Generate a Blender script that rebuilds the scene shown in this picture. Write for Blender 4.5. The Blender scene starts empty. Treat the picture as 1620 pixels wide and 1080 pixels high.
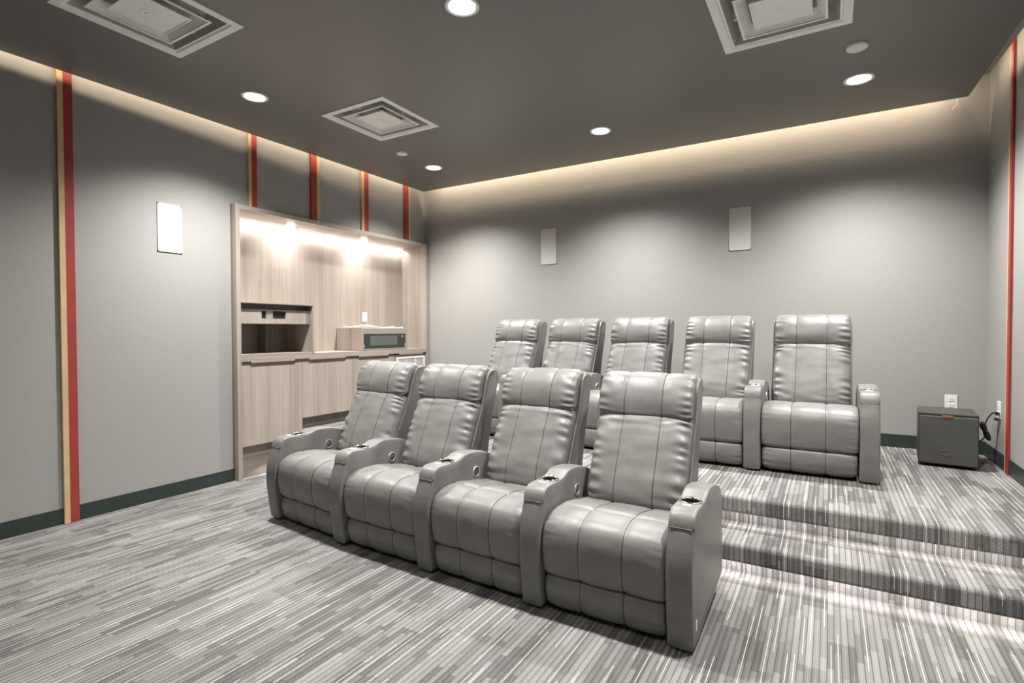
import bpy, bmesh, math, random
from mathutils import Vector, Matrix, noise
random.seed(7)
S = bpy.context.scene
COL = S.collection
PI = math.pi

# ------------------------------------------------------------------ camera
cam_d = bpy.data.cameras.new('camera'); cam = bpy.data.objects.new('camera', cam_d); COL.objects.link(cam)
cam_d.sensor_width = 36.0; cam_d.lens = 36.0 * 843.96 / 1620.0; cam_d.clip_start = 0.02
Rr = Vector((0.8593, 0.5115, -0.0025)); Ru = Vector((-0.0079, 0.0182, 0.9998)); Rf = Vector((-0.5115, 0.8591, -0.0197))
m = Matrix((( Rr.x, Ru.x, -Rf.x, 0.0), (Rr.y, Ru.y, -Rf.y, 0.0), (Rr.z, Ru.z, -Rf.z, 1.3), (0, 0, 0, 1)))
cam.matrix_world = m
S.camera = cam
# ------------------------------------------------------------------ view, world
S.view_settings.view_transform = 'Standard'; S.view_settings.look = 'None'
S.view_settings.exposure = 0.27; S.view_settings.gamma = 1.0; S.view_settings.use_curve_mapping = False
w = bpy.data.worlds.new('world'); S.world = w; w.use_nodes = True
w.node_tree.nodes['Background'].inputs[0].default_value = (0.9, 0.92, 1, 1)
w.node_tree.nodes['Background'].inputs[1].default_value = 0.0

# ------------------------------------------------------------------ room numbers
XL, XR, YB, YF = -4.46, 1.022, 5.315, -2.6
ZC = 3.03            # ceiling panel underside
ZP, ZS = 0.347, 0.175  # platform and step heights

# ------------------------------------------------------------------ room lamps (ceiling downlights)
DL = [(-1.697, 2.339), (-3.655, 2.441), (-1.719, 4.395), (-3.615, 4.459), (0.160, 4.417),
      (0.16, 2.36), (-3.655, 0.35), (-1.70, 0.35), (0.16, 0.35), (-3.655, -1.6), (-1.70, -1.6), (0.16, -1.6)]
P_DOWN = 335.0
DLW = [1.0] * 6 + [0.14] * 3 + [0.05] * 3     # the lamps by the screen are dimmed
def light(name, kind, loc, energy, color=(1, 1, 1), **kw):
    d = bpy.data.lights.new(name, kind); d.energy = energy; d.color = color
    for k, v in kw.items():
        if k not in ('rot', 'parent'): setattr(d, k, v)
    o = bpy.data.objects.new(name, d); COL.objects.link(o); o.location = loc
    if 'rot' in kw: o.rotation_euler = kw['rot']
    return o
for i, (x, y) in enumerate(DL):
    light('downlight_lamp', 'SPOT', (x, y, ZC - 0.03), P_DOWN * DLW[i], (1.0, 0.975, 0.94), spot_size=math.radians(130), spot_blend=1.0, shadow_soft_size=0.06)
# warm strips lying on the ceiling panel's edge, shining into the gap by the walls
P_COVE = 3.9
WARM = (1.0, 0.80, 0.58)
light('cove_lamp', 'AREA', (-1.75, 5.118, 3.15), P_COVE * 4.6, WARM, shape='RECTANGLE', size=5.1, size_y=0.03, rot=(math.radians(70), 0, 0))
light('cove_lamp', 'AREA', (-4.320, 1.25, 3.155), P_COVE * 4.6, WARM, shape='RECTANGLE', size=0.03, size_y=7.6, rot=(0, math.radians(70), 0))
light('cove_lamp', 'AREA', (0.850, 1.25, 3.15), P_COVE * 3.0, WARM, shape='RECTANGLE', size=0.03, size_y=7.6, rot=(0, math.radians(-60), 0))
# LED strips tucked under the two stair nosings
P_STEP = 10.5
light('stair_lamp', 'AREA', ((XL + XR) / 2, 3.022, 0.074), P_STEP, (1, 0.93, 0.90), shape='RECTANGLE', size=5.4, size_y=0.012, rot=(math.radians(12), 0, 0))
light('stair_lamp', 'AREA', ((XL + XR) / 2, 3.308, 0.250), P_STEP * 0.7, (1, 0.93, 0.90), shape='RECTANGLE', size=5.4, size_y=0.012, rot=(math.radians(12), 0, 0))
# pucks in the top of the cabinet niche
for y in (3.49, 4.47):
    light('puck_lamp', 'SPOT', (-4.62, y, 2.325), 20, (1, 0.96, 0.91), spot_size=math.radians(165), spot_blend=1.0, shadow_soft_size=0.03)

light('niche_lamp', 'AREA', (-4.762, 4.02, 2.342), 11, (1, 0.96, 0.92), shape='RECTANGLE', size=0.012, size_y=2.44, rot=(0, math.radians(15), 0))

# ------------------------------------------------------------------ materials
def newmat(name):
    mt = bpy.data.materials.new(name); mt.use_nodes = True
    nt = mt.node_tree; b = nt.nodes['Principled BSDF']
    return mt, nt, b
class G:
    def __init__(s, nt): s.nt = nt
    def n(s, t, **kw):
        o = s.nt.nodes.new(t)
        for k, v in kw.items(): setattr(o, k, v)
        return o
    def l(s, a, b): s.nt.links.new(a, b)
    def _set(s, sock, v):
        if isinstance(v, bpy.types.NodeSocket): s.l(v, sock)
        else: sock.default_value = v
    def math(s, op, a, b=0.0, c=None):
        o = s.n('ShaderNodeMath', operation=op); s._set(o.inputs[0], a); s._set(o.inputs[1], b)
        if c is not None: s._set(o.inputs[2], c)
        return o.outputs[0]
    def xyz(s):
        tc = s.n('ShaderNodeTexCoord'); sp = s.n('ShaderNodeSeparateXYZ'); s.l(tc.outputs['Object'], sp.inputs[0])
        return tc.outputs['Object'], sp.outputs
    def comb(s, x, y, z=0.0):
        o = s.n('ShaderNodeCombineXYZ')
        for i, v in enumerate((x, y, z)): s._set(o.inputs[i], v)
        return o.outputs[0]
    def noise(s, vec, scale, detail=2.0, rough=0.5):
        o = s.n('ShaderNodeTexNoise'); s.l(vec, o.inputs['Vector']); o.inputs['Scale'].default_value = scale
        o.inputs['Detail'].default_value = detail; o.inputs['Roughness'].default_value = rough
        return o.outputs['Fac']
    def white(s, vec):
        o = s.n('ShaderNodeTexWhiteNoise', noise_dimensions='2D'); s.l(vec, o.inputs['Vector']); return o.outputs['Value']
    def ramp(s, fac, stops):
        o = s.n('ShaderNodeValToRGB'); s.l(fac, o.inputs[0]); cr = o.color_ramp
        while len(cr.elements) < len(stops): cr.elements.new(0.5)
        for e, (p, c) in zip(cr.elements, stops): e.position = p; e.color = (*c, 1)
        return o.outputs[0]
    def mix(s, f, a, b):
        o = s.n('ShaderNodeMix', data_type='RGBA'); s._set(o.inputs[0], f)
        for k, v in ((6, a), (7, b)):
            if isinstance(v, tuple): o.inputs[k].default_value = (*v, 1)
            else: s.l(v, o.inputs[k])
        return o.outputs[2]
    def bump(s, h, strength, dist, bsdf):
        o = s.n('ShaderNodeBump'); s.l(h, o.inputs['Height']); o.inputs['Strength'].default_value = strength
        o.inputs['Distance'].default_value = dist; s.l(o.outputs[0], bsdf.inputs['Normal'])

def plain(name, col, rough=0.5, metal=0.0, spec=0.5, var=0.06, scale=40, bump=0.0):
    mt, nt, b = newmat(name); g = G(nt); v, _ = g.xyz()
    f = g.noise(v, scale, 3)
    lo = tuple(c * (1 - var) for c in col); hi = tuple(min(1, c * (1 + var)) for c in col)
    g.l(g.ramp(f, [(0.3, lo), (0.7, hi)]), b.inputs['Base Color'])
    b.inputs['Roughness'].default_value = rough; b.inputs['Metallic'].default_value = metal
    b.inputs['Specular IOR Level'].default_value = spec
    if bump: g.bump(f, bump, 0.002, b)
    return mt
def emit(name, col, s):
    mt, nt, b = newmat(name)
    b.inputs['Base Color'].default_value = (*col, 1); b.inputs['Emission Color'].default_value = (*col, 1)
    b.inputs['Emission Strength'].default_value = s
    return mt

M_wall = plain('wall_paint', (0.34, 0.335, 0.32), 0.55, spec=0.35, var=0.035, scale=90, bump=0.15)
M_ceil = plain('ceiling_paint', (0.190, 0.183, 0.174), 0.36, spec=0.4, var=0.05, scale=120, bump=0.15)
M_base = plain('baseboard_vinyl', (0.026, 0.038, 0.034), 0.45, var=0.1)
M_red = plain('red_lacquer', (0.33, 0.045, 0.035), 0.45, var=0.10, scale=6)
M_cream = plain('cream_wood', (0.60, 0.43, 0.24), 0.5, var=0.08, scale=8)
M_white = plain('white_plastic', (0.80, 0.79, 0.77), 0.45, var=0.01)
M_plenum = plain('plenum_enamel', (0.42, 0.415, 0.405), 0.4, var=0.02)
M_plate = plain('speaker_grille_white', (0.62, 0.615, 0.60), 0.55, var=0.01)
M_vent = plain('vent_enamel', (0.88, 0.87, 0.85), 0.32, var=0.01)
M_black = plain('black_plastic', (0.012, 0.012, 0.012), 0.5, var=0.2)
M_dark = plain('dark_fabric', (0.02, 0.02, 0.02), 0.9, var=0.2)
M_chrome = plain('chrome', (0.72, 0.71, 0.69), 0.14, metal=1.0, var=0.02)
M_steel = plain('brushed_steel', (0.50, 0.46, 0.41), 0.35, metal=0.7, var=0.05)
M_copper = plain('copper', (0.65, 0.26, 0.12), 0.3, metal=0.8, var=0.1)
M_alu = plain('aluminium', (0.42, 0.41, 0.40), 0.45, metal=0.5, var=0.05)
M_glow = emit('lamp_lens', (1.0, 0.98, 0.95), 9.0)
M_led = emit('led_line', (1.0, 0.96, 0.91), 3.5)
M_cable = plain('black_rubber', (0.012, 0.012, 0.012), 0.45, var=0.1)
M_wcable = plain('white_cable', (0.8, 0.8, 0.78), 0.5, var=0.02)

def leather(name, c):
    mt, nt, b = newmat(name); g = G(nt); v, _ = g.xyz()
    f = g.noise(v, 9.0, 4, 0.6)
    fine = g.noise(v, 420.0, 3, 0.6)
    lo = tuple(x * 0.86 for x in c); hi = tuple(x * 1.12 for x in c)
    g.l(g.ramp(f, [(0.3, lo), (0.7, hi)]), b.inputs['Base Color'])
    rr = g.math('MULTIPLY_ADD', f, 0.16, 0.34)
    g.l(rr, b.inputs['Roughness'])
    b.inputs['Specular IOR Level'].default_value = 0.45
    h = g.math('ADD', g.math('MULTIPLY', fine, 0.25), g.math('MULTIPLY', g.noise(v, 26.0, 3, 0.55), 1.0))
    g.bump(h, 0.32, 0.004, b)
    return mt
M_leather = leather('grey_leather', (0.172, 0.168, 0.160))
M_shell_shaded = leather('grey_leather_shaded', (0.125, 0.122, 0.116))  # darker copy of the leather: shade on the shell sides put into its colour
M_stitch = plain('stitching', (0.03, 0.029, 0.027), 0.6)
M_button = plain('button_grey', (0.09, 0.088, 0.084), 0.3)
M_piping = plain('leather_piping', (0.22, 0.215, 0.205), 0.4)

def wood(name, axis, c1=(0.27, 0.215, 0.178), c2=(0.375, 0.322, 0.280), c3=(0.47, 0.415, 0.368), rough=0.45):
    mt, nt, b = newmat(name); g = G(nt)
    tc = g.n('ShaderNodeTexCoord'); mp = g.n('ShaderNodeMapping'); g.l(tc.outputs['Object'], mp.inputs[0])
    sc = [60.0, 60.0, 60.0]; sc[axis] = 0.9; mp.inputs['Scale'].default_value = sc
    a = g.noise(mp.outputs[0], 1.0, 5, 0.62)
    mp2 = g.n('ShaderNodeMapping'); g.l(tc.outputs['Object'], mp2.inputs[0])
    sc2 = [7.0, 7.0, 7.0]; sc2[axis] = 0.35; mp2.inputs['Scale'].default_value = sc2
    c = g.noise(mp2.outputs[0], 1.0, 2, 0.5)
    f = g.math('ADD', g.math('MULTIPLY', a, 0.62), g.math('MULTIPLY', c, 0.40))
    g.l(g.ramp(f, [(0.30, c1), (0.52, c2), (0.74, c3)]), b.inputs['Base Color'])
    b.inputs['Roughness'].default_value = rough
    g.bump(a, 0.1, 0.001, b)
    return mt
M_woodv = wood('oak_laminate_upright', 2)
M_woodh = wood('oak_laminate_level', 1)
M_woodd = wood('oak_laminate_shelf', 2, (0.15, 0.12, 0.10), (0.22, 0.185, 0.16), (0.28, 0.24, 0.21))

def carpet(name):
    mt, nt, b = newmat(name); g = G(nt); vec, o = g.xyz()
    x, y, z = o[0], o[1], o[2]
    v = g.math('SUBTRACT', y, z)
    P = 0.0250
    u = g.math('DIVIDE', x, P); cid = g.math('FLOOR', u); fr = g.math('FRACT', u)
    # tone blocks running along the column
    off = g.white(g.comb(cid, 3.7))
    s1 = g.math('FLOOR', g.math('ADD', g.math('DIVIDE', v, 0.23), g.math('MULTIPLY', off, 7.0)))
    t1 = g.white(g.comb(cid, s1))
    # broader blocks shared by neighbour columns
    cid2 = g.math('FLOOR', g.math('DIVIDE', u, 4.0)); off2 = g.white(g.comb(cid2, 9.1))
    s2 = g.math('FLOOR', g.math('ADD', g.math('DIVIDE', v, 0.52), g.math('MULTIPLY', off2, 5.0)))
    t2 = g.white(g.comb(cid2, g.math('ADD', s2, 31.0)))
    tone = g.math('ADD', g.math('MULTIPLY', t1, 0.6), g.math('MULTIPLY', t2, 0.4))
    base = g.ramp(tone, [(0.25, (0.118, 0.116, 0.112)), (0.45, (0.180, 0.176, 0.169)), (0.7, (0.235, 0.230, 0.221)), (0.9, (0.28, 0.274, 0.262))])
    # yarn loops: short ribs across
    rib = g.math('FRACT', g.math('DIVIDE', v, 0.0062))
    ribh = g.math('SINE', g.math('MULTIPLY', g.math('DIVIDE', v, 0.0062), 6.2832))
    loop = g.math('SINE', g.math('MULTIPLY', g.math('DIVIDE', x, P / 4.0), 6.2832))
    fz = g.noise(vec, 260.0, 2, 0.6)
    speck = g.math('MULTIPLY_ADD', fz, 0.9, 0.55)
    base = g.mix(1.0, base, base)
    mul = g.n('ShaderNodeMix', data_type='RGBA', blend_type='MULTIPLY'); mul.inputs[0].default_value = 1.0
    g.l(base, mul.inputs[6]); cc = g.n('ShaderNodeCombineColor'); [g.l(speck, cc.inputs[i]) for i in range(3)]
    g.l(cc.outputs[0], mul.inputs[7]); base = mul.outputs[2]
    # dark groove beside each column
    gr = g.math('LESS_THAN', fr, 0.13)
    base = g.mix(g.math('MULTIPLY', gr, 0.75), base, (0.06, 0.058, 0.055))
    # faint pale line in each column, bright long dash in some
    d = g.math('ABSOLUTE', g.math('SUBTRACT', fr, 0.60))
    line = g.math('LESS_THAN', d, 0.056)
    off3 = g.white(g.comb(cid, 17.3))
    s3 = g.math('FLOOR', g.math('ADD', g.math('DIVIDE', v, 0.31), g.math('MULTIPLY', off3, 11.0)))
    t3 = g.white(g.comb(g.math('ADD', cid, 71.0), s3))
    bright = g.math('GREATER_THAN', t3, 0.72)
    dot = g.math('GREATER_THAN', g.math('FRACT', g.math('DIVIDE', v, 0.0124)), 0.4)
    faint = g.math('MULTIPLY', g.math('MULTIPLY', line, dot), 0.30)
    strong = g.math('MULTIPLY', line, bright)
    base = g.mix(faint, base, (0.50, 0.48, 0.45))
    base = g.mix(strong, base, (0.60, 0.58, 0.545))
    g.l(base, b.inputs['Base Color']); b.inputs['Roughness'].default_value = 0.95
    b.inputs['Specular IOR Level'].default_value = 0.15
    h = g.math('ADD', g.math('ADD', g.math('MULTIPLY', ribh, 0.35), g.math('MULTIPLY', loop, 0.5)), g.math('MULTIPLY', fz, 1.6))
    g.bump(h, 0.55, 0.0025, b)
    return mt
M_carpet = carpet('striped_carpet')

# ------------------------------------------------------------------ mesh helpers
def obj(name, bm, mat, parent=None, smooth=False, mats=None):
    me = bpy.data.meshes.new(name)
    bmesh.ops.recalc_face_normals(bm, faces=bm.faces[:])
    bm.to_mesh(me); bm.free()
    for mm in (mats or [mat]): me.materials.append(mm)
    if smooth:
        for p in me.polygons: p.use_smooth = True
    o = bpy.data.objects.new(name, me); COL.objects.link(o)
    if parent: o.parent = parent
    return o
def tag(o, label, cat, group=None):
    o['label'] = label; o['category'] = cat
    if group: o['group'] = group
    return o
def thing(name, label, cat, loc=(0, 0, 0), rz=0.0, group=None):
    o = bpy.data.objects.new(name, None); COL.objects.link(o); o.empty_display_size = 0.1
    o.location = loc; o.rotation_euler = (0, 0, rz)
    return tag(o, label, cat, group)
def struct(o): o['kind'] = 'structure'; return o
def box(bm, x0, x1, y0, y1, z0, z1, bev=0.0, mi=0):
    r = bmesh.ops.create_cube(bm, size=1.0)
    vs = r['verts']
    for v in vs:
        v.co = Vector((x0 + (v.co.x + .5) * (x1 - x0), y0 + (v.co.y + .5) * (y1 - y0), z0 + (v.co.z + .5) * (z1 - z0)))
    fs = list({f for v in vs for f in v.link_faces})
    for f in fs: f.material_index = mi
    if bev > 0:
        es = list({e for v in vs for e in v.link_edges})
        bmesh.ops.bevel(bm, geom=es, offset=bev, segments=2, affect='EDGES', profile=0.5)
    return bm
def B(*a, **k): return box(bmesh.new(), *a, **k)
def lathe(bm, prof, n=32, M=None, mi=0):
    rings = []
    for r, z in prof:
        rings.append([bm.verts.new(((M @ Vector((r * math.cos(2 * PI * i / n), r * math.sin(2 * PI * i / n), z))) if M else Vector((r * math.cos(2 * PI * i / n), r * math.sin(2 * PI * i / n), z)))) for i in range(n)])
    for a, b in zip(rings, rings[1:]):
        for i in range(n):
            f = bm.faces.new((a[i], a[(i + 1) % n], b[(i + 1) % n], b[i])); f.material_index = mi
    return rings
def cap(bm, ring, mi=0):
    f = bm.faces.new(ring); f.material_index = mi
def tube(bm, pts, r, n=6, closed=False, mi=0):
    pts = [Vector(p) for p in pts]; L = len(pts); rings = []
    up = Vector((0, 0, 1)); prev = None
    for i, p in enumerate(pts):
        if closed: t = pts[(i + 1) % L] - pts[i - 1]
        else: t = pts[min(i + 1, L - 1)] - pts[max(i - 1, 0)]
        t.normalize()
        if prev is None:
            a = t.cross(up)
            if a.length < 0.1: a = t.cross(Vector((1, 0, 0)))
        else: a = prev - t * prev.dot(t)
        a.normalize(); prev = a; b = t.cross(a)
        rings.append([bm.verts.new(p + (a * math.cos(2 * PI * k / n) + b * math.sin(2 * PI * k / n)) * r) for k in range(n)])
    rng = range(L if closed else L - 1)
    for i in rng:
        A, Bq = rings[i], rings[(i + 1) % L]
        for k in range(n):
            f = bm.faces.new((A[k], A[(k + 1) % n], Bq[(k + 1) % n], Bq[k])); f.material_index = mi
    if not closed:
        bm.faces.new(rings[0][::-1]).material_index = mi; bm.faces.new(rings[-1]).material_index = mi
    return bm
def spline(pts, n):
    """Catmull-Rom through the points, n samples in all"""
    P = [Vector(p) for p in pts]; P = [2 * P[0] - P[1]] + P + [2 * P[-1] - P[-2]]
    segs = len(P) - 3; out = []
    for k in range(n):
        t = k / (n - 1) * segs; i = min(int(t), segs - 1); t -= i
        a, b, c, d = P[i:i + 4]
        out.append(0.5 * ((2 * b) + (c - a) * t + (2 * a - 5 * b + 4 * c - d) * t * t + (3 * b - a - 3 * c + d) * t ** 3))
    return out

# ------------------------------------------------------------------ room shell
def multi(name, boxes, mat, parent=None):
    bm = bmesh.new()
    for b in boxes: box(bm, *b)
    return obj(name, bm, mat, parent)
struct(multi('floor', [(XL - .02, XR + .02, YF, 3.09, -0.08, 0.0)], M_carpet))
CY0, CY1 = 2.735, 5.306      # opening in the wall for the built-in cabinet
struct(multi('wall_left', [(XL - .5, XL, YF, CY0, -0.08, 3.35), (XL - .5, XL, CY0, CY1, 2.406, 3.35),
                           (XL - .5, XL - .40, CY0, CY1, -0.08, 2.406), (XL - .5, XL, CY1, YB, -0.08, 3.35)], M_wall))
struct(multi('wall_back', [(XL - .5, XR + .12, YB, YB + .12, -0.08, 3.35)], M_wall))
struct(multi('wall_right', [(XR, XR + .12, YF, YB, -0.08, 3.35)], M_wall))
struct(multi('wall_front', [(XL - .5, XR + .12, YF - .12, YF, -0.08, 3.35)], M_wall))
struct(multi('ceiling_above_cove', [(XL - .5, XR + .12, YF - .12, YB + .12, 3.33, 3.42)], M_wall))

# suspended ceiling panel with openings for the air diffusers
VENTS = [(-3.177, 3.250), (-0.238, 3.250), (-3.200, 1.520)]
def ceiling_panel():
    hs = 0.312
    # outline: x edges run slightly out of square
    def xl(y): return -4.345 - 0.045 * (5.16 - y) / 3.92
    def xr(y): return 0.871 + 0.040 * (5.16 - y) / 1.1 if y > 4.06 else 0.911 + 0.006 * (4.06 - y) / 1.0
    ys = sorted({YF, 5.160, 4.06} | {v for _, y in VENTS for v in (y - hs, y + hs)})
    xs_in = sorted({v for x, _ in VENTS for v in (x - hs, x + hs)})
    bm = bmesh.new(); T = 0.03
    grid = []
    for y in ys:
        row = [xl(y)] + xs_in + [xr(y)]
        grid.append([(bm.verts.new((x, y, ZC)), bm.verts.new((x, y, ZC + T))) for x in row])
    def solid(i, j):
        cx = (grid[i][j][0].co.x + grid[i][j + 1][0].co.x) / 2; cy = (ys[i] + ys[i + 1]) / 2
        return not any(abs(cx - vx) < hs - .001 and abs(cy - vy) < hs - .001 for vx, vy in VENTS)
    # keep x of holes exact: cells that are holes for one vent only
    R, Cn = len(ys) - 1, len(xs_in) + 1
    for i in range(R):
        for j in range(Cn):
            if not solid(i, j): continue
            a, b, c, d = grid[i][j], grid[i][j + 1], grid[i + 1][j + 1], grid[i + 1][j]
            bm.faces.new((a[0].co and a[0], b[0], c[0], d[0])); bm.faces.new((a[1], d[1], c[1], b[1]))
            for (p, q, ni, nj) in ((a, b, i - 1, j), (b, c, i, j + 1), (c, d, i + 1, j), (d, a, i, j - 1)):
                if ni < 0 or nj < 0 or ni >= R or nj >= Cn or not solid(ni, nj):
                    bm.faces.new((p[0], p[1], q[1], q[0]))
    return obj('ceiling', bm, M_ceil)
struct(ceiling_panel())
# metal channel showing past the panel's edge near the battened wall
bm = bmesh.new()
vs = [bm.verts.new(p) for p in [(0.870, 4.80, 3.036), (0.917, 4.80, 3.036), (0.950, 4.06, 3.036), (0.985, YF, 3.036), (0.90, YF, 3.036), (0.90, 4.06, 3.036)]]
f = bm.faces.new(vs); e = bmesh.ops.extrude_face_region(bm, geom=[f])
for v in e['geom']:
    if isinstance(v, bmesh.types.BMVert): v.co.z += 0.02
struct(obj('trim_1', bm, M_alu))

# stair step and seating platform, both wrapped in carpet
def carpet_profile(name, pts, x0=-4.33, x1=XR + .01):
    bm = bmesh.new()
    a = [bm.verts.new((x0, y, z)) for y, z in pts]; b = [bm.verts.new((x1, y, z)) for y, z in pts]
    for i in range(len(pts)):
        j = (i + 1) % len(pts); bm.faces.new((a[i], a[j], b[j], b[i]))
    bm.faces.new(a[::-1]); bm.faces.new(b)
    o = obj(name, bm, M_carpet); o['kind'] = 'structure'; return o
def nosed(yf, yr, z0, zt, yback, r=0.022, zl=0.079):
    """riser at yr from z0, nosing lip reaching forward to yf, tread at zt back to yback"""
    pts = [(yr, z0), (yr, zt - zl - 0.012), (yr - 0.012, zt - zl), (yf + .012, zt - 0.096 + 0.0), (yf + 0.002, zt - 0.090), (yf, zt - 0.080)]
    for k in range(6):
        t = k / 5 * PI / 2; pts.append((yf + r - r * math.cos(t), zt - r + r * math.sin(t)))
    pts += [(yback, zt), (yback, z0)]
    return pts
carpet_profile('floor_stair_step', nosed(2.993, 3.078, 0.0, ZS, 3.45))
carpet_profile('floor_seating_platform', nosed(3.276, 3.362, ZS, ZP, YB + .02), -4.495)

# baseboards
BH = 0.105
struct(multi('baseboard_left', [(XL, XL + .008, YF, 1.530, 0, BH), (XL, XL + .008, 1.622, 2.744, 0, BH)], M_base))
struct(multi('baseboard_back', [(XL, XR, YB - .008, YB, ZP, ZP + BH)], M_base))
struct(multi('baseboard_right', [(XR - .008, XR, 4.722, YB, ZP, ZP + BH), (XR - .008, XR, 3.29, 4.650, ZP, ZP + BH), (XR - .008, XR, YF, 2.99, 0, BH)], M_base))

# ------------------------------------------------------------------ two-tone wall battens
GB = 'red and cream battens on the walls'
def batten(side, y0, ymid, y1, z0, cream_first, label):
    wx = XL if side == 'l' else XR
    s = 1 if side == 'l' else -1; p = 0.022 if side == 'l' else 0.015
    t = thing('wall_batten', label, 'wall batten', (wx, (y0 + y1) / 2, z0), 0, GB)
    cy = (y0 + y1) / 2; H = 3.2 - z0
    xa, xb = sorted((0.0, s * p))
    ra = (y0 - cy, ymid - cy); rb = (ymid - cy, y1 - cy)
    c, r = (ra, rb) if cream_first else (rb, ra)
    o = obj('cream_strip', B(xa, xb, c[0], c[1], 0, H, bev=0.001), M_cream, t); o['label'] = 'pale cream wood strip'
    o = obj('red_strip', B(xa, xb, r[0], r[1], 0, H, bev=0.001), M_red, t); o['label'] = 'dark red strip'
K = 0.9951
batten('l', 1.532, 1.565, 1.617, 0.0, True, 'long red and cream batten running down the wall to the carpet beside a white speaker')
batten('l', 2.913 * K, 2.940 * K, 2.992 * K, 2.407, True, 'short red and cream batten above the cabinet, at the end over its tall outer side')
batten('l', 3.580 * K, 3.649 * K, 3.688 * K, 2.407, False, 'short batten above the cabinet, second from its outer end, red then cream')
batten('l', 4.250 * K, 4.287 * K, 4.353 * K, 2.407, True, 'short batten above the cabinet, third from its outer end, cream then red')
batten('l', 4.944 * K, 5.017 * K, 5.046 * K, 2.407, False, 'short batten above the cabinet, nearest the room corner')
batten('r', 4.651, 4.700, 4.720, ZP, False, 'red batten standing on the raised carpet beside the subwoofer and its outlet')

# ------------------------------------------------------------------ in-wall speakers
GS = 'white in-wall speakers'
def wall_speaker(c, wy, wz, wall, label):
    rz = {'l': PI / 2, 'b': 0}[wall]
    t = thing('wall_speaker', label, 'speaker', c, rz, GS)       # local: x across, -y out of the wall
    bm = bmesh.new(); fr = 0.008; hw, hz = wy / 2, wz / 2
    for b in ((-hw, hw, -.008, 0, hz - fr, hz), (-hw, hw, -.008, 0, -hz, -hz + fr), (-hw, -hw + fr, -.008, 0, -hz, hz), (hw - fr, hw, -.008, 0, -hz, hz)):
        box(bm, *b)
    obj('frame', bm, M_plate, t)
    obj('grille', B(-hw + fr, hw - fr, -.006, -.001, -hz + fr, hz - fr), M_plate, t)
wall_speaker((XL, 2.240, 2.112), 0.182, 0.375, 'l', 'white in-wall speaker on the grey wall between the long batten and the cabinet')
wall_speaker((-2.687, YB, 2.235), 0.185, 0.392, 'b', 'white in-wall speaker on the back wall, above the cabinet end of the raised row')
wall_speaker((-0.717, YB, 2.235), 0.185, 0.392, 'b', 'white in-wall speaker on the back wall, above the subwoofer end of the raised row')

# ------------------------------------------------------------------ ceiling fittings
GV = 'square air diffusers in the ceiling'
def frustum_ring(bm, h0, z0, h1, z1, th=0.0015):
    """square band from half-size h0 at z0 to half-size h1 at z1, with a little thickness"""
    for dz in (0, th):
        pass
    sq = lambda h, z: [bm.verts.new((sx * h, sy * h, z)) for sx, sy in ((-1, -1), (1, -1), (1, 1), (-1, 1))]
    a, b, c, d = sq(h0, z0), sq(h1, z1), sq(h1, z1 + th), sq(h0, z0 + th)
    for p, q in ((a, b), (b, c), (c, d), (d, a)):
        for i in range(4): bm.faces.new((p[i], p[(i + 1) % 4], q[(i + 1) % 4], q[i]))
def diffuser(x, y, label):
    t = thing('air_diffuser', label, 'air vent', (x, y, ZC), 0, GV)
    bm = bmesh.new(); H = 0.334
    # flange lying against the ceiling, with a stepped inner lip
    frustum_ring(bm, H, -0.006, 0.292, -0.006, 0.006)
    frustum_ring(bm, 0.292, -0.006, 0.284, 0.002, 0.004)
    frustum_ring(bm, 0.284, 0.002, 0.274, 0.002, 0.003)
    obj('flange', bm, M_vent, t)
    bm = bmesh.new()
    frustum_ring(bm, 0.274, 0.004, 0.235, 0.080, 0.003)
    frustum_ring(bm, 0.235, 0.080, 0.02, 0.105, 0.003)
    obj('plenum', bm, M_plenum, t)
    bm = bmesh.new(); frustum_ring(bm, 0.218, -0.004, 0.204, -0.004, 0.004); frustum_ring(bm, 0.206, 0.000, 0.165, 0.048, 0.002); obj('louvre', bm, M_vent, t)
    bm = bmesh.new(); frustum_ring(bm, 0.146, -0.004, 0.140, -0.004, 0.004); box(bm, -.1405, .1405, -.1405, .1405, 0.000, 0.004)
    lathe(bm, [(0.0001, -0.0045), (0.020, -0.0045), (0.024, -0.001), (0.045, -0.002), (0.052, 0.0005)], 28)
    obj('centre_pan', bm, M_vent, t)
    for sx, sy in ((0, 1), (0, -1), (1, 0), (-1, 0)):
        cx, cy = sx * 0.232, sy * 0.232
        obj('bracket', B(cx - .008, cx + .008, cy - .008, cy + .008, 0.012, 0.078), M_vent, t)
diffuser(*VENTS[0], 'white square ceiling diffuser above the cabinet end of the front row, seen whole')
diffuser(*VENTS[1], 'white square ceiling diffuser beside the round cover plate and the downlight near the red batten')
diffuser(*VENTS[2], 'white square ceiling diffuser near the long wall batten, cut by the top of the picture')
GD = 'round recessed downlights'
def make_downlight(x, y, label):
    t = thing('downlight', label, 'ceiling light', (x, y, ZC), 0, GD)
    bm = bmesh.new()
    lathe(bm, [(0.092, 0.0), (0.092, -0.004), (0.086, -0.006), (0.074, -0.005), (0.072, -0.002)], 40)
    obj('trim_ring', bm, M_vent, t, True)
    bm = bmesh.new(); r = lathe(bm, [(0.072, -0.0025), (0.05, -0.0035), (0.0005, -0.004)], 40); cap(bm, r[-1])
    o = obj('lens', bm, M_glow, t); o['label'] = 'glowing white lens'
make_downlight(*DL[0], 'round lit downlight at the top edge of the picture, over the front row')
make_downlight(*DL[1], 'round lit downlight between the two diffusers near the battened cabinet wall')
make_downlight(*DL[2], 'round lit downlight near the back wall, above the middle of the raised row')
make_downlight(*DL[3], 'round lit downlight nearest the room corner above the cabinet')
make_downlight(*DL[4], 'round lit downlight beyond the blank cover plate, towards the subwoofer corner')
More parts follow.
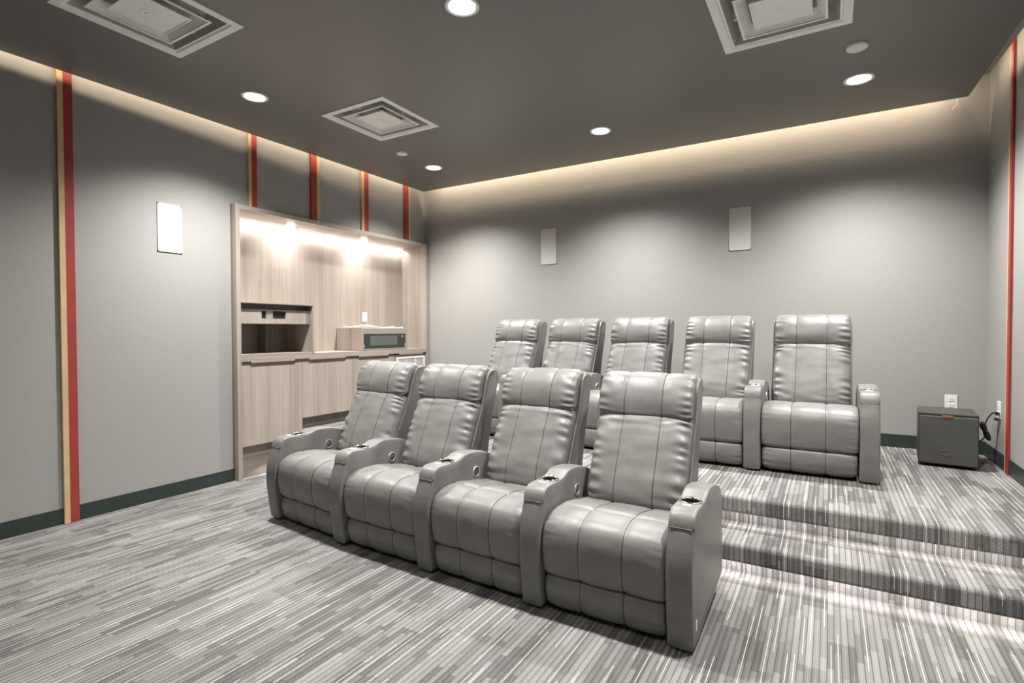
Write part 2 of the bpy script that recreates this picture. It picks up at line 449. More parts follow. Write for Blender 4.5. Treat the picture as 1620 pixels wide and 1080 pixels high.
GC = 'blank round cover plates on the ceiling'
for (x, y, r, lab) in ((-3.583, 3.939, 0.052, 'small blank white disc on the ceiling between a diffuser and the corner downlight'),
                       (0.130, 3.903, 0.058, 'small blank white disc on the ceiling beside the downlight near the subwoofer corner')):
    bm = bmesh.new(); rg = lathe(bm, [(r, 0.0), (r, -0.012), (r - .006, -0.016), (0.001, -0.018)], 32); cap(bm, rg[-1])
    o = obj('ceiling_cover_plate', bm, M_white, None, True); o.location = (x, y, ZC); tag(o, lab, 'cover plate', GC)
# loose wire hanging from the cove
bm = bmesh.new()
tube(bm, spline([(0.822, 5.14, 3.0625), (0.822, 5.19, 3.070), (0.822, 5.245, 3.06), (0.821, 5.25, 3.04), (0.815, 5.25, 3.010), (0.800, 5.25, 2.995), (0.785, 5.25, 2.972)], 14), 0.0028, 6)
tag(obj('loose_wire', bm, M_wcable, None, True), 'short thin wire dangling from the lit ceiling gap over the back wall', 'wire')

# ------------------------------------------------------------------ built-in cabinet wall
XF, XBK = -4.400, -4.800
t = thing('cabinet_surround', 'tall oak surround of the built-in cabinet, its lit niche recessed in the wall', 'cabinet', (-4.6, 4.02, 0))
def C_(name, bs, mat, par, bev=0.0, cx=-4.6, cy=4.02, cz=0.0, label=None, mats=None):
    bm = bmesh.new()
    for b in bs:
        box(bm, b[0], b[1], b[2], b[3], b[4], b[5], bev=bev)
    o = obj(name, bm, mat, None)
    return setp(o, par, label)
def setp(o, par, label=None):
    """keep the mesh in room coordinates (its wood grain too) while it hangs under its thing"""
    if par:
        o.parent = par; o.matrix_parent_inverse = par_mat(par).inverted()
    if label: o['label'] = label
    return o
def par_mat(p):
    mt = Matrix.LocRotScale(p.location, p.rotation_euler, p.scale)
    return mt if p.parent is None else par_mat(p.parent) @ p.matrix_parent_inverse @ mt
C_('side_panel', [(-4.83, XF, 2.746, 2.786, 0, 2.405)], M_woodv, t, 0.0015)
C_('side_panel', [(-4.83, XF, 5.262, 5.303, ZP, 2.405)], M_woodv, t, 0.0015)
C_('top_panel', [(-4.83, XF, 2.787, 5.261, 2.366, 2.405)], M_woodh, t, 0.0015)
C_('back_panel', [(-4.815, XBK, 2.787, 3.985, 1.086, 2.365), (-4.815, XBK, 3.988, 5.261, 1.086, 2.365)], M_woodv, t)
C_('led_strip', [(-4.797, -4.782, 2.79, 5.258, 2.350, 2.358)], M_led, t, label='glowing white line of light along the back of the niche top')
for y in (3.49, 4.47):
    bm = bmesh.new(); rg = lathe(bm, [(0.040, 2.366), (0.040, 2.363), (0.0375, 2.362)], 28)
    for v in bm.verts: v.co.x += -4.66; v.co.y += y
    pk = setp(obj('puck_light', bm, M_steel, None, True), t)
    bm = bmesh.new(); rg = lathe(bm, [(0.038, 2.3625), (0.037, 2.345), (0.030, 2.335), (0.0005, 2.331)], 28); cap(bm, rg[-1])
    for v in bm.verts: v.co.x += -4.66; v.co.y += y
    setp(obj('lens', bm, M_glow, None), pk)
# worktop: long slab whose front edge drops in three shallow pulls
bm = bmesh.new()
box(bm, XBK, XF - .004, 2.787, 5.261, 1.045, 1.085)
box(bm, XF - .004, XF, 2.787, 5.261, 1.036, 1.085)
for a, b in ((2.875, 3.325), (3.490, 3.950), (4.134, 4.590), (4.77, 5.20)):
    box(bm, XF - .014, XF - .0005, a, b, 1.022, 1.036)
wt = obj('worktop', bm, M_woodh); tag(wt, 'oak worktop running the whole width of the niche over the base doors', 'worktop')
# base units
GU = 'oak base cupboards under the worktop'
def base_unit(y0, y1, zb, zk, notch, label, ystep=None):
    t = thing('base_cupboard', label, 'cupboard', (-4.6, (y0 + y1) / 2, zk), 0, GU)
    C_('carcass', [(-4.79, -4.425, y0, y1, zb + .004, 1.035)], M_woodd, t)
    # door with a finger notch cut down in its top edge
    zt = 1.002; n0, n1 = notch
    bm = bmesh.new()
    pts = [(y0 + .001, zb), (y1 - .001, zb), (y1 - .001, zt), (n1 + .012, zt), (n1, zt - .018), (n0, zt - .018), (n0 - .012, zt), (y0 + .001, zt)]
    a = [bm.verts.new((XF - .004, y, z)) for y, z in pts]; b = [bm.verts.new((XF - .024, y, z)) for y, z in pts]
    bm.faces.new(a); bm.faces.new(b[::-1])
    for i in range(len(pts)): bm.faces.new((a[i], a[(i + 1) % len(pts)], b[(i + 1) % len(pts)], b[i]))
    setp(obj('door', bm, M_woodv, None), t)
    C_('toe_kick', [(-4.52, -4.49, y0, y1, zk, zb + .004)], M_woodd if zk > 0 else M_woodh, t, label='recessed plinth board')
base_unit(2.787, 3.405, 0.287, 0.0, (2.875, 3.325), 'oak base cupboard reaching lowest, at the outer end under the dark open shelf')
base_unit(3.406, 4.045, 0.458, ZP, (3.490, 3.950), 'middle oak base cupboard ending just above the raised carpet')
base_unit(4.046, 4.690, 0.458, ZP, (4.134, 4.590), 'oak base cupboard below the microwave, beside the white vent grille')
# white register grille beside the last cupboard
t = thing('vent_grille', 'white louvred air grille in the oak cabinet under the microwave corner', 'air vent', (-4.41, 4.98, 0.45))
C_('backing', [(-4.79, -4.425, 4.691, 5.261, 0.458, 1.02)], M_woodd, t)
gy0, gy1, gz0, gz1 = 4.722, 5.238, 0.640, 0.992
C_('frame', [(-4.425, XF, gy0, gy1, gz1 - .022, gz1), (-4.425, XF, gy0, gy1, gz0, gz0 + .022), (-4.425, XF, gy0, gy0 + .028, gz0 + .022, gz1 - .022), (-4.425, XF, gy1 - .028, gy1, gz0 + .022, gz1 - .022),
              (-4.424, XF - .001, 4.885, 4.893, gz0 + .022, gz1 - .022), (-4.424, XF - .001, 5.055, 5.063, gz0 + .022, gz1 - .022)], M_white, t)
bm = bmesh.new(); k = 0; z = gz0 + .03
while z < gz1 - .03:
    box(bm, -4.418, XF - .004, gy0 + .028, gy1 - .028, z, z + .0085); z += 0.0165
s = setp(obj('louvre', bm, M_white, None), t)
C_('kick_board', [(-4.425, XF - .004, 4.691, 5.261, 0.458, gz0)], M_woodv, t)
# open appliance shelf
t = thing('open_shelf', 'oak open shelf box at the outer end of the worktop, dark inside', 'shelf', (-4.6, 3.15, 1.086))
C_('top_panel', [(-4.798, XF + .004, 2.787, 3.552, 1.552, 1.566)], M_woodh, t, 0.001)
C_('side_panel', [(-4.798, XF + .004, 3.531, 3.552, 1.0865, 1.5515)], M_woodv, t, 0.001)
C_('base_panel', [(-4.798, XF - .002, 2.787, 3.530, 1.0865, 1.098)], M_woodh, t)
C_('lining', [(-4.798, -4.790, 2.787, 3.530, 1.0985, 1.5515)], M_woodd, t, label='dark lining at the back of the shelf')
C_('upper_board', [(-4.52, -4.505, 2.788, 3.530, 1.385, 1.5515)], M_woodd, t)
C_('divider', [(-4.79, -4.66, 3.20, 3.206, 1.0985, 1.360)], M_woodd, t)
# fascia panel with the small window
fx0, fx1 = -4.452, -4.436
C_('fascia', [(fx0, fx1, 2.788, 3.005, 1.372, 1.502), (fx0, fx1, 3.258, 3.529, 1.372, 1.502), (fx0, fx1, 3.005, 3.258, 1.372, 1.420), (fx0, fx1, 3.005, 3.258, 1.490, 1.502),
               (-4.788, fx0 - .001, 2.79, 3.529, 1.372, 1.384)], M_woodv, t)
o = C_('display', [(-4.462, -4.453, 3.005, 3.258, 1.420, 1.490)], M_black, t, label='black display window')
setp(multi('sensor', [(-4.4525, -4.444, 3.055, 3.125, 1.421, 1.489)], M_alu), o, 'grey square in the window')
# microwave in its oak housing
t = thing('microwave_housing', 'low oak box standing on the worktop around the microwave', 'appliance housing', (-4.6, 4.54, 1.086))
C_('side_panel', [(-4.798, XF, 4.180, 4.194, 1.0865, 1.336)], M_woodv, t, 0.001)
C_('side_panel', [(-4.798, XF, 4.896, 4.910, 1.0865, 1.336)], M_woodv, t, 0.001)
C_('top_panel', [(-4.798, XF, 4.1945, 4.8955, 1.322, 1.336)], M_woodh, t, 0.001)
t = thing('microwave', 'built-in microwave with a dark glass door in a pale steel frame', 'microwave', (-4.6, 4.54, 1.0865))
C_('body', [(-4.75, -4.425, 4.20, 4.89, 1.0865, 1.318)], M_steel, t)
C_('door_frame', [(-4.424, XF - .002, 4.196, 4.894, 1.272, 1.3205), (-4.424, XF - .002, 4.196, 4.894, 1.0868, 1.106), (-4.424, XF - .002, 4.196, 4.206, 1.106, 1.272), (-4.424, XF - .002, 4.880, 4.894, 1.106, 1.272)], M_steel, t)
d = C_('door_glass', [(-4.422, XF - .004, 4.206, 4.880, 1.106, 1.272)], plain('smoked_glass', (0.035, 0.038, 0.036), 0.12, var=0.05), t, label='dark glass door')
setp(multi('window_mesh', [(XF - .0045, XF - .003, 4.305, 4.740, 1.140, 1.250)], plain('window_mesh', (0.10, 0.112, 0.105), 0.3)), d, 'lighter window area')
bm = bmesh.new(); rg = lathe(bm, [(0.013, 0), (0.013, .004), (0.001, .005)], 20, Matrix.Translation((XF - .004, 4.822, 1.238)) @ Matrix.Rotation(PI / 2, 4, 'Y')); cap(bm, rg[-1])
setp(obj('dial', bm, M_alu, None), d)
for yy in (4.214, 4.870):
    bm = bmesh.new()
    for k in range(3):
        box(bm, XF - .004, XF - .001, yy - .004, yy + .004, 1.118 + k * .014, 1.126 + k * .014)
    setp(obj('button_row', bm, M_white, None), d)
# white cable lying on the housing
bm = bmesh.new()
tube(bm, spline([(-4.62, 4.00, 1.342), (-4.60, 4.10, 1.352), (-4.56, 4.22, 1.344), (-4.5, 4.42, 1.352), (-4.44, 4.55, 1.342), (-4.43, 4.68, 1.344), (-4.47, 4.74, 1.356), (-4.55, 4.70, 1.342), (-4.52, 4.62, 1.345), (-4.45, 4.72, 1.343), (-4.44, 4.85, 1.342)][1:], 70), 0.0055, 8)
tube(bm, spline([(-4.60, 4.20, 1.3415), (-4.56, 4.20, 1.350), (-4.52, 4.30, 1.368), (-4.50, 4.40, 1.366), (-4.49, 4.47, 1.345)], 30), 0.005, 8)
box(bm, -4.455, -4.43, 4.83, 4.87, 1.3365, 1.352)
for v in bm.verts:
    if v.co.z < 1.3375 + 0: v.co.z = max(v.co.z, 1.3365)
tag(obj('white_cable', bm, M_wcable, None, True), 'white cable with a plug lying coiled on top of the microwave housing', 'cable')

# ------------------------------------------------------------------ wall outlets
GO = 'white wall outlets'
def outlet(loc, rz, wd, hz, label, n=1):
    t = thing('wall_outlet', label, 'outlet', loc, rz, GO)
    obj('plate', B(-wd / 2, wd / 2, -.006, 0, -hz / 2, hz / 2, bev=0.002), M_white, t)
    for k in range(n):
        cx = (k - (n - 1) / 2) * 0.046
        for s in (-1, 1):
            bm = bmesh.new(); box(bm, cx - .016, cx + .016, -.009, -.006, s * .024 - .014, s * .024 + .014)
            so = obj('socket', bm, M_white, t)
            bm = bmesh.new(); box(bm, cx - .007, cx - .005, -.0095, -.009, s * .024 - .005, s * .024 + .005); box(bm, cx + .005, cx + .007, -.0095, -.009, s * .024 - .005, s * .024 + .005)
            obj('slots', bm, M_black, so)
outlet((XBK, 4.60, 1.470), PI / 2, 0.075, 0.118, 'white outlet on the oak back of the niche above the microwave')
outlet((0.817, YB, 0.735), 0, 0.078, 0.118, 'white outlet on the back wall just above the black subwoofer')
outlet((XR, 4.918, 0.742), -PI / 2, 0.082, 0.118, 'white outlet beside the red batten with a black cord plugged in')

# ------------------------------------------------------------------ subwoofer
sw = thing('subwoofer', 'black cube subwoofer with cloth front on the raised carpet near the corner', 'subwoofer', (0.545, 4.690, ZP), math.radians(-5))
obj('cabinet', B(0, 0.325, 0.022, 0.41, 0.016, 0.373, bev=0.003), plain('black_ash', (0.055, 0.052, 0.049), 0.42, var=0.25, scale=60), sw)
bm = bmesh.new(); box(bm, 0.004, 0.321, 0.0, 0.0215, 0.024, 0.355, bev=0.006)
gr = obj('front_grille', bm, plain('speaker_cloth', (0.085, 0.083, 0.079), 0.9, var=0.35, scale=500), sw)
obj('trim_frame', B(0.001, 0.324, 0.014, 0.0217, 0.0165, 0.3635), M_black, sw)
b_ = obj('badge', B(0.128, 0.186, -0.003, 0.010, 0.350, 0.363, bev=0.001), M_copper, sw); b_['label'] = 'small copper-coloured badge'
bm = bmesh.new()
tube(bm, [(0.150 + 0.028 * math.cos(a), -0.0006, 0.105 + 0.016 * math.sin(a)) for a in [PI * 2 * k / 30 for k in range(30)]], 0.0010, 6, True)
box(bm, 0.149, 0.152, -0.0012, 0.0004, 0.092, 0.122)
e_ = obj('cone_glint', bm, plain('faint_copper', (0.17, 0.125, 0.095), 0.5), sw); e_['label'] = 'faint copper ring showing in the cloth'
for (x, y) in ((.03, .05), (.295, .05), (.03, .38), (.295, .38)):
    bm = bmesh.new(); r_ = lathe(bm, [(0.014, 0.0), (0.016, 0.0158)], 16)
    for v in bm.verts: v.co.x += x; v.co.y += y
    cap(bm, r_[0]); obj('foot', bm, M_black, sw)
# black cord bundled between outlet and subwoofer
bm = bmesh.new()
tube(bm, spline([(1.006, 4.885, 0.720), (0.985, 4.90, 0.722), (0.972, 4.93, 0.695), (0.956, 4.95, 0.650), (0.950, 4.95, 0.610)], 24), 0.0042, 8)
cx, cz = 0.955, 0.582
for k in range(6):
    ph = random.uniform(-.1, .1); A = 0.068 + random.uniform(-.010, .010); Bw = 0.007 + 0.0035 * k; yo = 4.95 + (k - 2.5) * 0.006
    pts = []
    for i in range(40):
        a = 2 * PI * i / 40
        la = A * math.cos(a); lb = Bw * math.sin(a)* (0.45 + 0.55 * abs(math.cos(a)))
        pts.append((cx - 0.33 * la + 0.94 * lb, yo + 0.004 * math.sin(a), cz + 0.94 * la + 0.33 * lb))
    tube(bm, pts, 0.0038, 6, True)
tube(bm, [(cx + 0.010 * math.cos(a), 4.95 + 0.022 * math.sin(a), cz + 0.002 * math.cos(a)) for a in [2 * PI * i / 16 for i in range(16)]], 0.004, 6, True)
tube(bm, spline([(0.955, 4.95, 0.560), (0.945, 4.95, 0.530), (0.930, 4.955, 0.512), (0.917, 4.97, 0.500), (0.903, 4.985, 0.490)], 20), 0.0042, 8)
box(bm, 0.990, 1.0125, 4.872, 4.897, 0.709, 0.731, bev=0.004)
tag(obj('electric_cord', bm, M_cable, None, True), 'black power cord tied in a hanging bundle between the subwoofer and the outlet', 'cord')
bm = bmesh.new()
box(bm, 0.992, 1.0125, 4.895, 4.925, 0.668, 0.686, bev=0.004)
tube(bm, spline([(1.0165, 4.912, 0.676), (1.0165, 4.935, 0.60), (1.0165, 4.952, 0.50), (1.0100, 4.957, 0.45), (1.0095, 4.96, 0.352)], 24), 0.0022, 6)
tag(obj('thin_cord', bm, M_cable, None, True), 'thin dark cord dropping straight from the outlet down the wall to the carpet', 'cord')

# ------------------------------------------------------------------ recliners
PW = 0.680           # spacing of the armrests
AW = 0.108           # armrest width
# local axes: x across (0 = seat middle), y back from the armrest front, z up from the carpet
def path_pts(ctrl, n): return [Vector((0, p[0], p[1])) for p in spline([(a, b, 0) for a, b in ctrl], n)]
def cushion(name, ctrl, half, T, crown, mat, parent, seams=(), cross=(), nv=64, wr=0.0, seed=0, edge_v=0.04, gather=0.0, drop=0.03, sag=0.35):
    """padded panel: the outline ctrl is the middle of its face in the y-z plane; sides and ends roll over"""
    P = [Vector((p.x, p.y)) for p in spline([(a, b, 0) for a, b in ctrl], nv)]
    N = []
    for i in range(nv):
        t = P[min(i + 1, nv - 1)] - P[max(i - 1, 0)]; t.normalize(); N.append(Vector((-t.y, t.x)))
    # face outward: towards -y / +z
    us = []
    nu = 56
    for k in range(nu + 1):
        a = -1 + 2 * k / nu
        us.append(math.copysign(1 - (1 - abs(a)) ** 1.35, a))
    L = sum((P[i + 1] - P[i]).length for i in range(nv - 1))
    bm = bmesh.new(); F = []; Bk = []
    for i in range(nv):
        v = i / (nv - 1); rowF = []; rowB = []
        dv = min(v, 1 - v) * L
        ev = 1.0 if dv > edge_v else math.sqrt(max(0.0, 1 - (1 - dv / edge_v) ** 2))
        for u in us:
            x = u * half
            eu = (1 - abs(u) ** 12) ** 0.5 * (1 - sag * abs(u) ** 3.0)
            d = crown * eu * ev - drop * (1 - (1 - abs(u) ** 12) ** 0.5) - 0.02 * (1 - ev)
            for sx in seams:
                q = (x - sx) / 0.0045
                d -= 0.0055 * math.exp(-q * q) * ev
                d -= 0.004 * math.exp(-((x - sx) / 0.03) ** 2) * ev
            for cv, dep, wd in cross:
                d -= dep * math.exp(-((v - cv) * L / wd) ** 2)
            if wr:
                e = noise.noise(Vector((x * 5 + seed * 7.3, v * L * 13 + seed, seed * 1.7))) + 0.5 * noise.noise(Vector((x * 9 + seed, v * L * 30, seed * 3.1)))
                d += wr * e * ev * (0.35 + 0.65 * min(1, abs(u) * 1.2))
            if gather:
                gz = max(0.0, (abs(u) - 0.60) / 0.40); gz = gz * gz * (3 - 2 * gz)
                fade = 1 - max(0, (abs(u) - .96) / .04)
                ph = noise.noise(Vector((seed * 3.3 + (9 if u > 0 else 0), v * L * 9, 0.3))) * 5
                sl = (abs(u) - 0.6) * 6 * (1 if u > 0 else -1)
                d += gather * gz * (0.35 + 0.65 * fade) * math.sin(v * L * 150 + ph * 1.6 + sl * .6) * ev * (0.55 + 0.6 * abs(noise.noise(Vector((seed + u, v * L * 5, 2.2)))) * 2)
            p = P[i] + N[i] * d
            inset = 1 - 0.025 * (1 - ev)
            rowF.append(bm.verts.new((x * inset, p.x, p.y)))
            q = P[i] - N[i] * T
            rowB.append(bm.verts.new((x * 0.985 * inset, q.x, q.y)))
        F.append(rowF); Bk.append(rowB)
    for i in range(nv - 1):
        for j in range(nu):
            bm.faces.new((F[i][j], F[i][j + 1], F[i + 1][j + 1], F[i + 1][j]))
            bm.faces.new((Bk[i][j], Bk[i + 1][j], Bk[i + 1][j + 1], Bk[i][j + 1]))
        bm.faces.new((F[i][0], F[i + 1][0], Bk[i + 1][0], Bk[i][0]))
        bm.faces.new((F[i][nu], Bk[i][nu], Bk[i + 1][nu], F[i + 1][nu]))
    for j in range(nu):
        bm.faces.new((F[0][j], Bk[0][j], Bk[0][j + 1], F[0][j + 1]))
        bm.faces.new((F[-1][j], F[-1][j + 1], Bk[-1][j + 1], Bk[-1][j]))
    # stitched seam threads and side piping follow the face
    def face_at(x, i):
        row = F[i]; xs = [q.co.x for q in row]
        j = min(range(len(xs)), key=lambda k: abs(xs[k] - x)); return row[j].co.copy()
    th = []
    for sx in seams:
        th.append([Vector((sx, face_at(sx, i).y, face_at(sx, i).z)) + Vector((0, N[i].x, N[i].y)) * 0.0006 for i in range(2, nv - 2)])
    o = obj(name, bm, mat, parent, True)
    bm = bmesh.new()
    bm.free()
    for pts in th: obj('stitching', tube(bmesh.new(), pts, 0.0019, 5), M_stitch, o, True)
    return o
ARM_PROF = [(0.625, 0.085), (0.630, 0.20), (0.630, 0.42), (0.618, 0.475), (0.590, 0.515), (0.545, 0.545), (0.48, 0.568), (0.40, 0.584), (0.32, 0.592), (0.27, 0.587),
            (0.235, 0.574), (0.20, 0.567), (0.14, 0.566), (0.085, 0.568), (0.045, 0.566), (0.016, 0.553), (0.001, 0.532), (-0.004, 0.510), (-0.0055, 0.5035), (-0.0030, 0.5010),
            (-0.0050, 0.494), (-0.025, 0.445), (-0.042, 0.385), (-0.048, 0.31), (-0.044, 0.21), (-0.032, 0.11), (-0.018, 0.030), (-0.013, 0.016), (0.10, 0.016)]
def arm_mesh():
    """armrest: the side outline swept across its width with rolled edges"""
    pr = [Vector(p) for p in ARM_PROF]; n = len(pr)
    nor = []
    for i in range(n):
        t = pr[(i + 1) % n] - pr[i - 1]; t.normalize(); nor.append(Vector((t.y, -t.x)))
    # check outward: profile runs rear-bottom, up, forward, down the front
    cen = Vector((0.32, 0.30))
    if sum(nor[i].dot(pr[i] - cen) for i in range(n)) < 0: nor = [-q for q in nor]
    h = AW / 2; r = 0.014
    secs = [(-h, r), (-h + .0012, r * .62), (-h + .004, r * .28), (-h + .009, r * .07), (-h + r + .002, 0), (-h * .4, -0.0012), (0, -0.002), (h * .4, -.0012), (h - r - .002, 0), (h - .009, r * .07), (h - .004, r * .28), (h - .0012, r * .62), (h, r)]
    bm = bmesh.new(); rings = []
    for x, ins in secs:
        rings.append([bm.verts.new((x, (pr[i] - nor[i] * ins).x, (pr[i] - nor[i] * ins).y)) for i in range(n)])
    for a, b in zip(rings, rings[1:]):
        for i in range(n):
            bm.faces.new((a[i], a[(i + 1) % n], b[(i + 1) % n], b[i]))
    bm.faces.new(rings[0][::-1]); bm.faces.new(rings[-1])
    pipe = []
    for s in (-1, 1):
        pipe.append([Vector((s * (h - .0035), (pr[i] - nor[i] * (r * .30)).x, (pr[i] - nor[i] * (r * .30)).y)) for i in range(2, n - 4)])
    return bm, pipe
CUP = (0.165, 0.567)
def make_arm(parent, x, side):
    bm, pipe = arm_mesh()
    a = obj('armrest', bm, M_leather, None, True)
    cut = bmesh.new(); lr = lathe(cut, [(0.0405, CUP[1] - 0.075), (0.0405, CUP[1] + 0.05)], 32); cap(cut, lr[0]); cap(cut, lr[-1])
    for v in cut.verts: v.co.y += CUP[0]
    co = obj('cutter', cut, M_leather)
    md = a.modifiers.new('hole', 'BOOLEAN'); md.operation = 'DIFFERENCE'; md.object = co; md.solver = 'EXACT'
    bpy.context.view_layer.update(); dg = bpy.context.evaluated_depsgraph_get()
    me = bpy.data.meshes.new_from_object(a.evaluated_get(dg)); a.modifiers.clear(); a.data = me
    bpy.data.objects.remove(co, do_unlink=True)
    for p in me.polygons: p.use_smooth = True
    try: me.set_sharp_from_angle(angle=math.radians(50))
    except Exception: pass
    a.location = (x, 0, 0); a.parent = parent
    for pts in pipe: obj('piping', tube(bmesh.new(), pts, 0.0016, 5), M_piping, a, True)
    obj('piping', tube(bmesh.new(), [(s, -0.0065, 0.502) for s in (-0.047, -.02, 0, .02, 0.047)], 0.0016, 5), M_piping, a, True)
    # chrome cup holder ring and cup
    bm = bmesh.new()
    lathe(bm, [(0.049, -0.001), (0.049, 0.003), (0.046, 0.005), (0.041, 0.0045), (0.0385, 0.001), (0.0382, -0.004)], 40)
    for v in bm.verts: v.co.y += CUP[0]; v.co.z += CUP[1]
    c = obj('cup_holder', bm, M_chrome, a, True); c['label'] = 'chrome-rimmed cup holder'
    bm = bmesh.new(); r_ = lathe(bm, [(0.0383, CUP[1] - 0.002), (0.037, CUP[1] - .03), (0.036, CUP[1] - 0.066), (0.0005, CUP[1] - 0.066)], 32); cap(bm, r_[-1])
    for v in bm.verts: v.co.y += CUP[0]
    obj('cup_liner', bm, M_black, c, True)
    bm = bmesh.new(); box(bm, -0.017, 0.017, 0.082, 0.104, 0.5692, 0.5702, bev=0.0)
    s = obj('paper_sticker', bm, M_white, a); s['label'] = 'white paper sticker'
    if side:   # round control button on the face towards the seat
        bm = bmesh.new(); R = Matrix.Translation((AW / 2 - 0.0, 0.375, 0.468)) @ Matrix.Rotation(PI / 2, 4, 'Y')
        lathe(bm, [(0.033, -0.001), (0.033, 0.003), (0.030, 0.006), (0.026, 0.006), (0.0245, 0.002)], 32, R)
        bt = obj('control_button', bm, M_alu, a, True)
        bm = bmesh.new(); r_ = lathe(bm, [(0.0245, 0.001), (0.020, 0.0025), (0.014, 0.0025), (0.012, 0.005), (0.0005, 0.0055)], 32, R); cap(bm, r_[-1])
        obj('button_face', bm, M_button, bt, True)
    return a
def make_recliner(var):
    t = thing('recliner', '-', 'recliner')
    SH = (PW - AW) / 2 - 0.004
    sm = (-0.100, 0.100)
    cushion('footrest', [(0.075, 0.030), (0.022, 0.034), (0.002, 0.07), (-0.008, 0.12), (0.004, 0.165), (0.05, 0.186)], SH - .004, 0.05, 0.012, M_leather, t, sm, nv=30, seed=var + 3, wr=0.002, edge_v=0.03, gather=0.002, drop=0.012, sag=0.2)
    cushion('seat_cushion', [(0.060, 0.178), (-0.004, 0.188), (-0.022, 0.23), (-0.032, 0.30), (-0.026, 0.37), (0.000, 0.420), (0.060, 0.448), (0.14, 0.455), (0.22, 0.450), (0.32, 0.432), (0.43, 0.412), (0.50, 0.402)],
            SH, 0.07, 0.010, M_leather, t, sm, cross=((0.645, 0.009, 0.008),), nv=84, seed=var + 1, wr=0.0022, edge_v=0.035, gather=0.0012, drop=0.010, sag=0.12)
    cushion('backrest', [(0.455, 0.395), (0.425, 0.435), (0.435, 0.50), (0.475, 0.60), (0.520, 0.70), (0.565, 0.79), (0.592, 0.835), (0.618, 0.850)], 0.253, 0.09, 0.022, M_leather, t, sm, nv=84, seed=var + 11 + var, wr=0.0085, edge_v=0.05, gather=0.007, drop=0.035)
    cushion('head_cushion', [(0.640, 0.842), (0.594, 0.848), (0.586, 0.88), (0.596, 0.94), (0.622, 1.00), (0.662, 1.045), (0.71, 1.062), (0.77, 1.050)], 0.253, 0.085, 0.012, M_leather, t, sm, nv=60, seed=var + 21 + var, wr=0.004, edge_v=0.035, gather=0.005, drop=0.022)
    # shell behind the back cushions
    out = [(0.465, 0.30), (0.452, 0.40), (0.475, 0.47), (0.55, 0.64), (0.625, 0.80), (0.650, 0.88), (0.672, 0.96), (0.705, 1.030), (0.745, 1.050), (0.795, 1.045), (0.815, 1.01), (0.79, 0.90), (0.735, 0.72), (0.69, 0.52), (0.665, 0.32), (0.655, 0.16), (0.50, 0.16)]
    bm = bmesh.new(); rings = []
    cen = Vector((0.64, 0.62))
    for x, ins in ((-0.262, .02), (-0.258, .006), (-0.25, 0), (0.25, 0), (0.258, .006), (0.262, .02)):
        rings.append([bm.verts.new((x, y + (cen.x - y) * ins * 1.5, z + (cen.y - z) * ins)) for y, z in out])
    n = len(out)
    for a, b in zip(rings, rings[1:]):
        for i in range(n): bm.faces.new((a[i], a[(i + 1) % n], b[(i + 1) % n], b[i]))
    bm.faces.new(rings[0][::-1]); bm.faces.new(rings[-1])
    sh = obj('back_shell', bm, M_shell_shaded, t, True)
    try: sh.data.set_sharp_from_angle(angle=math.radians(40))
    except Exception: pass
    for s in (-1, 1):
        bm = bmesh.new(); tube(bm, spline([(s * 0.262, y, z) for y, z in ((0.455, .42), (0.485, 0.50), (0.55, 0.645), (0.622, 0.80), (0.648, 0.88), (0.674, 0.965), (0.708, 1.025), (.76, 1.040))], 40), 0.0028, 6)
        obj('piping', bm, M_piping, sh, True)
    obj('base_frame', B(-SH + .004, SH - .004, 0.085, 0.62, 0.026, 0.17), M_dark, t)
    for sx in (-1, 1):
        for yy in (0.12, 0.56):
            bm = bmesh.new(); r_ = lathe(bm, [(0.02, 0.0), (0.022, 0.0255)], 14); cap(bm, r_[0]); cap(bm, r_[-1])
            for v in bm.verts: v.co.x += sx * 0.22; v.co.y += yy
            obj('foot', bm, M_black, t)
    make_arm(t, -PW / 2, True)
    return t
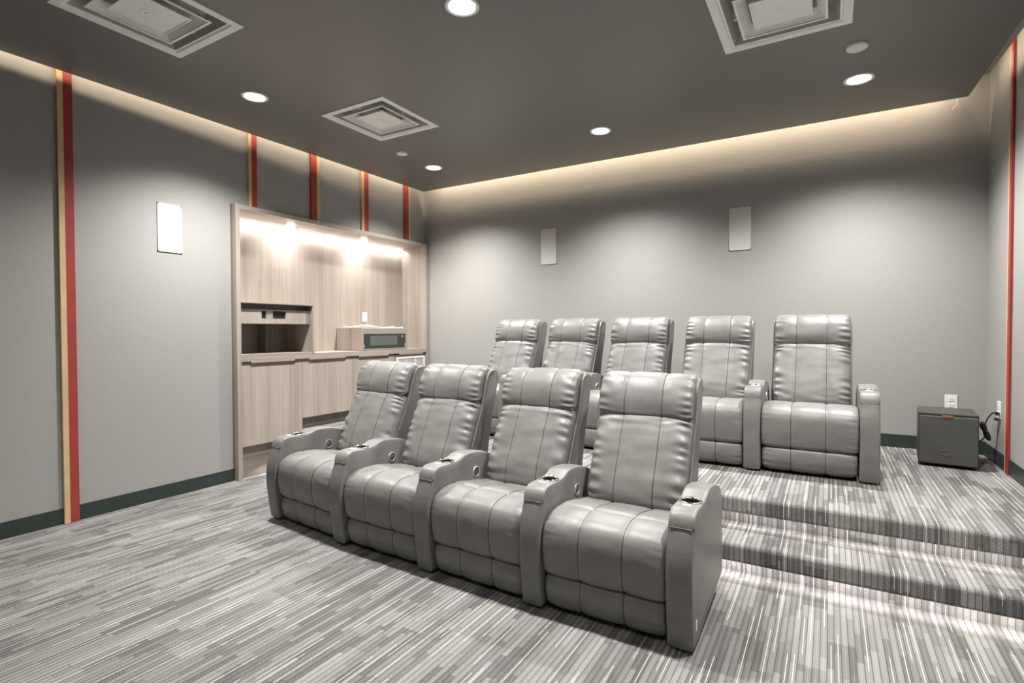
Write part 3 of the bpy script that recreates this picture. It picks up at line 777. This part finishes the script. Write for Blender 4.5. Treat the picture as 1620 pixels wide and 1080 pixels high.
def dup(o, parent=None):
    c = o.copy(); COL.objects.link(c)
    if parent: c.parent = parent
    for ch in list(o.children): dup(ch, c)
    return c
protos = [make_recliner(k * 4) for k in range(3)]
used = set()
def place(k, n0, n1, z, label, group, end=False):
    """seat between two armrest points n0 (towards the cabinet) and n1"""
    p = protos[k]
    o = p if k not in used else dup(p)
    used.add(k)
    mx, my = (n0[0] + n1[0]) / 2, (n0[1] + n1[1]) / 2
    o.location = (mx, my, z); o.rotation_euler = (0, 0, math.atan2(n1[1] - n0[1], n1[0] - n0[0]))
    o.scale = (math.hypot(n1[0] - n0[0], n1[1] - n0[1]) / PW, 1, 1)
    o['label'] = label; o['category'] = 'recliner'; o['group'] = group
    return o
front = [(-3.285, 2.325), (-2.556, 2.245), (-1.863, 2.220), (-1.190, 2.192), (-0.509, 2.190)]
rear = [(-3.13, 4.08), (-2.46, 4.01), (-1.79, 3.965), (-1.118, 3.945), (-0.448, 3.942), (0.218, 3.942)]
GF, GR = 'grey recliners joined in the front row', 'grey recliners joined in the raised back row'
end_arm = None
ends = []
LF = ['grey leather recliner at the cabinet end of the front row', 'grey leather recliner second from the cabinet end of the front row',
      'grey leather recliner in the front row, next to the seat at the stair end', 'grey leather recliner with two armrests at the stair end of the front row']
LR = ['grey leather recliner at the cabinet end of the raised back row', 'grey leather recliner second from the cabinet end of the raised back row',
      'grey leather recliner in the middle of the raised back row', 'grey leather recliner in the raised back row, next to the seat nearest the subwoofer',
      'grey leather recliner with two armrests, nearest the subwoofer in the raised back row']
fs = []
for i in range(4): fs.append(place((0, 1, 2, 1)[i] if i else 0, front[i], front[i + 1], 0.0, LF[i], GF))
rs = []
for i in range(5): rs.append(place((2, 0, 1, 2, 0)[i], rear[i], rear[i + 1], ZP, LR[i], GR))
for o, z in ((fs[3], 0), (rs[4], ZP)):
    a = make_arm(o, PW / 2, False)
bm = bmesh.new(); box(bm, PW / 2 + AW / 2 - .001, PW / 2 + AW / 2 + .001, 0.020, 0.040, 0.085, 0.125)
s = obj('care_tag', bm, M_white, fs[3]); s['label'] = 'small white care tag'
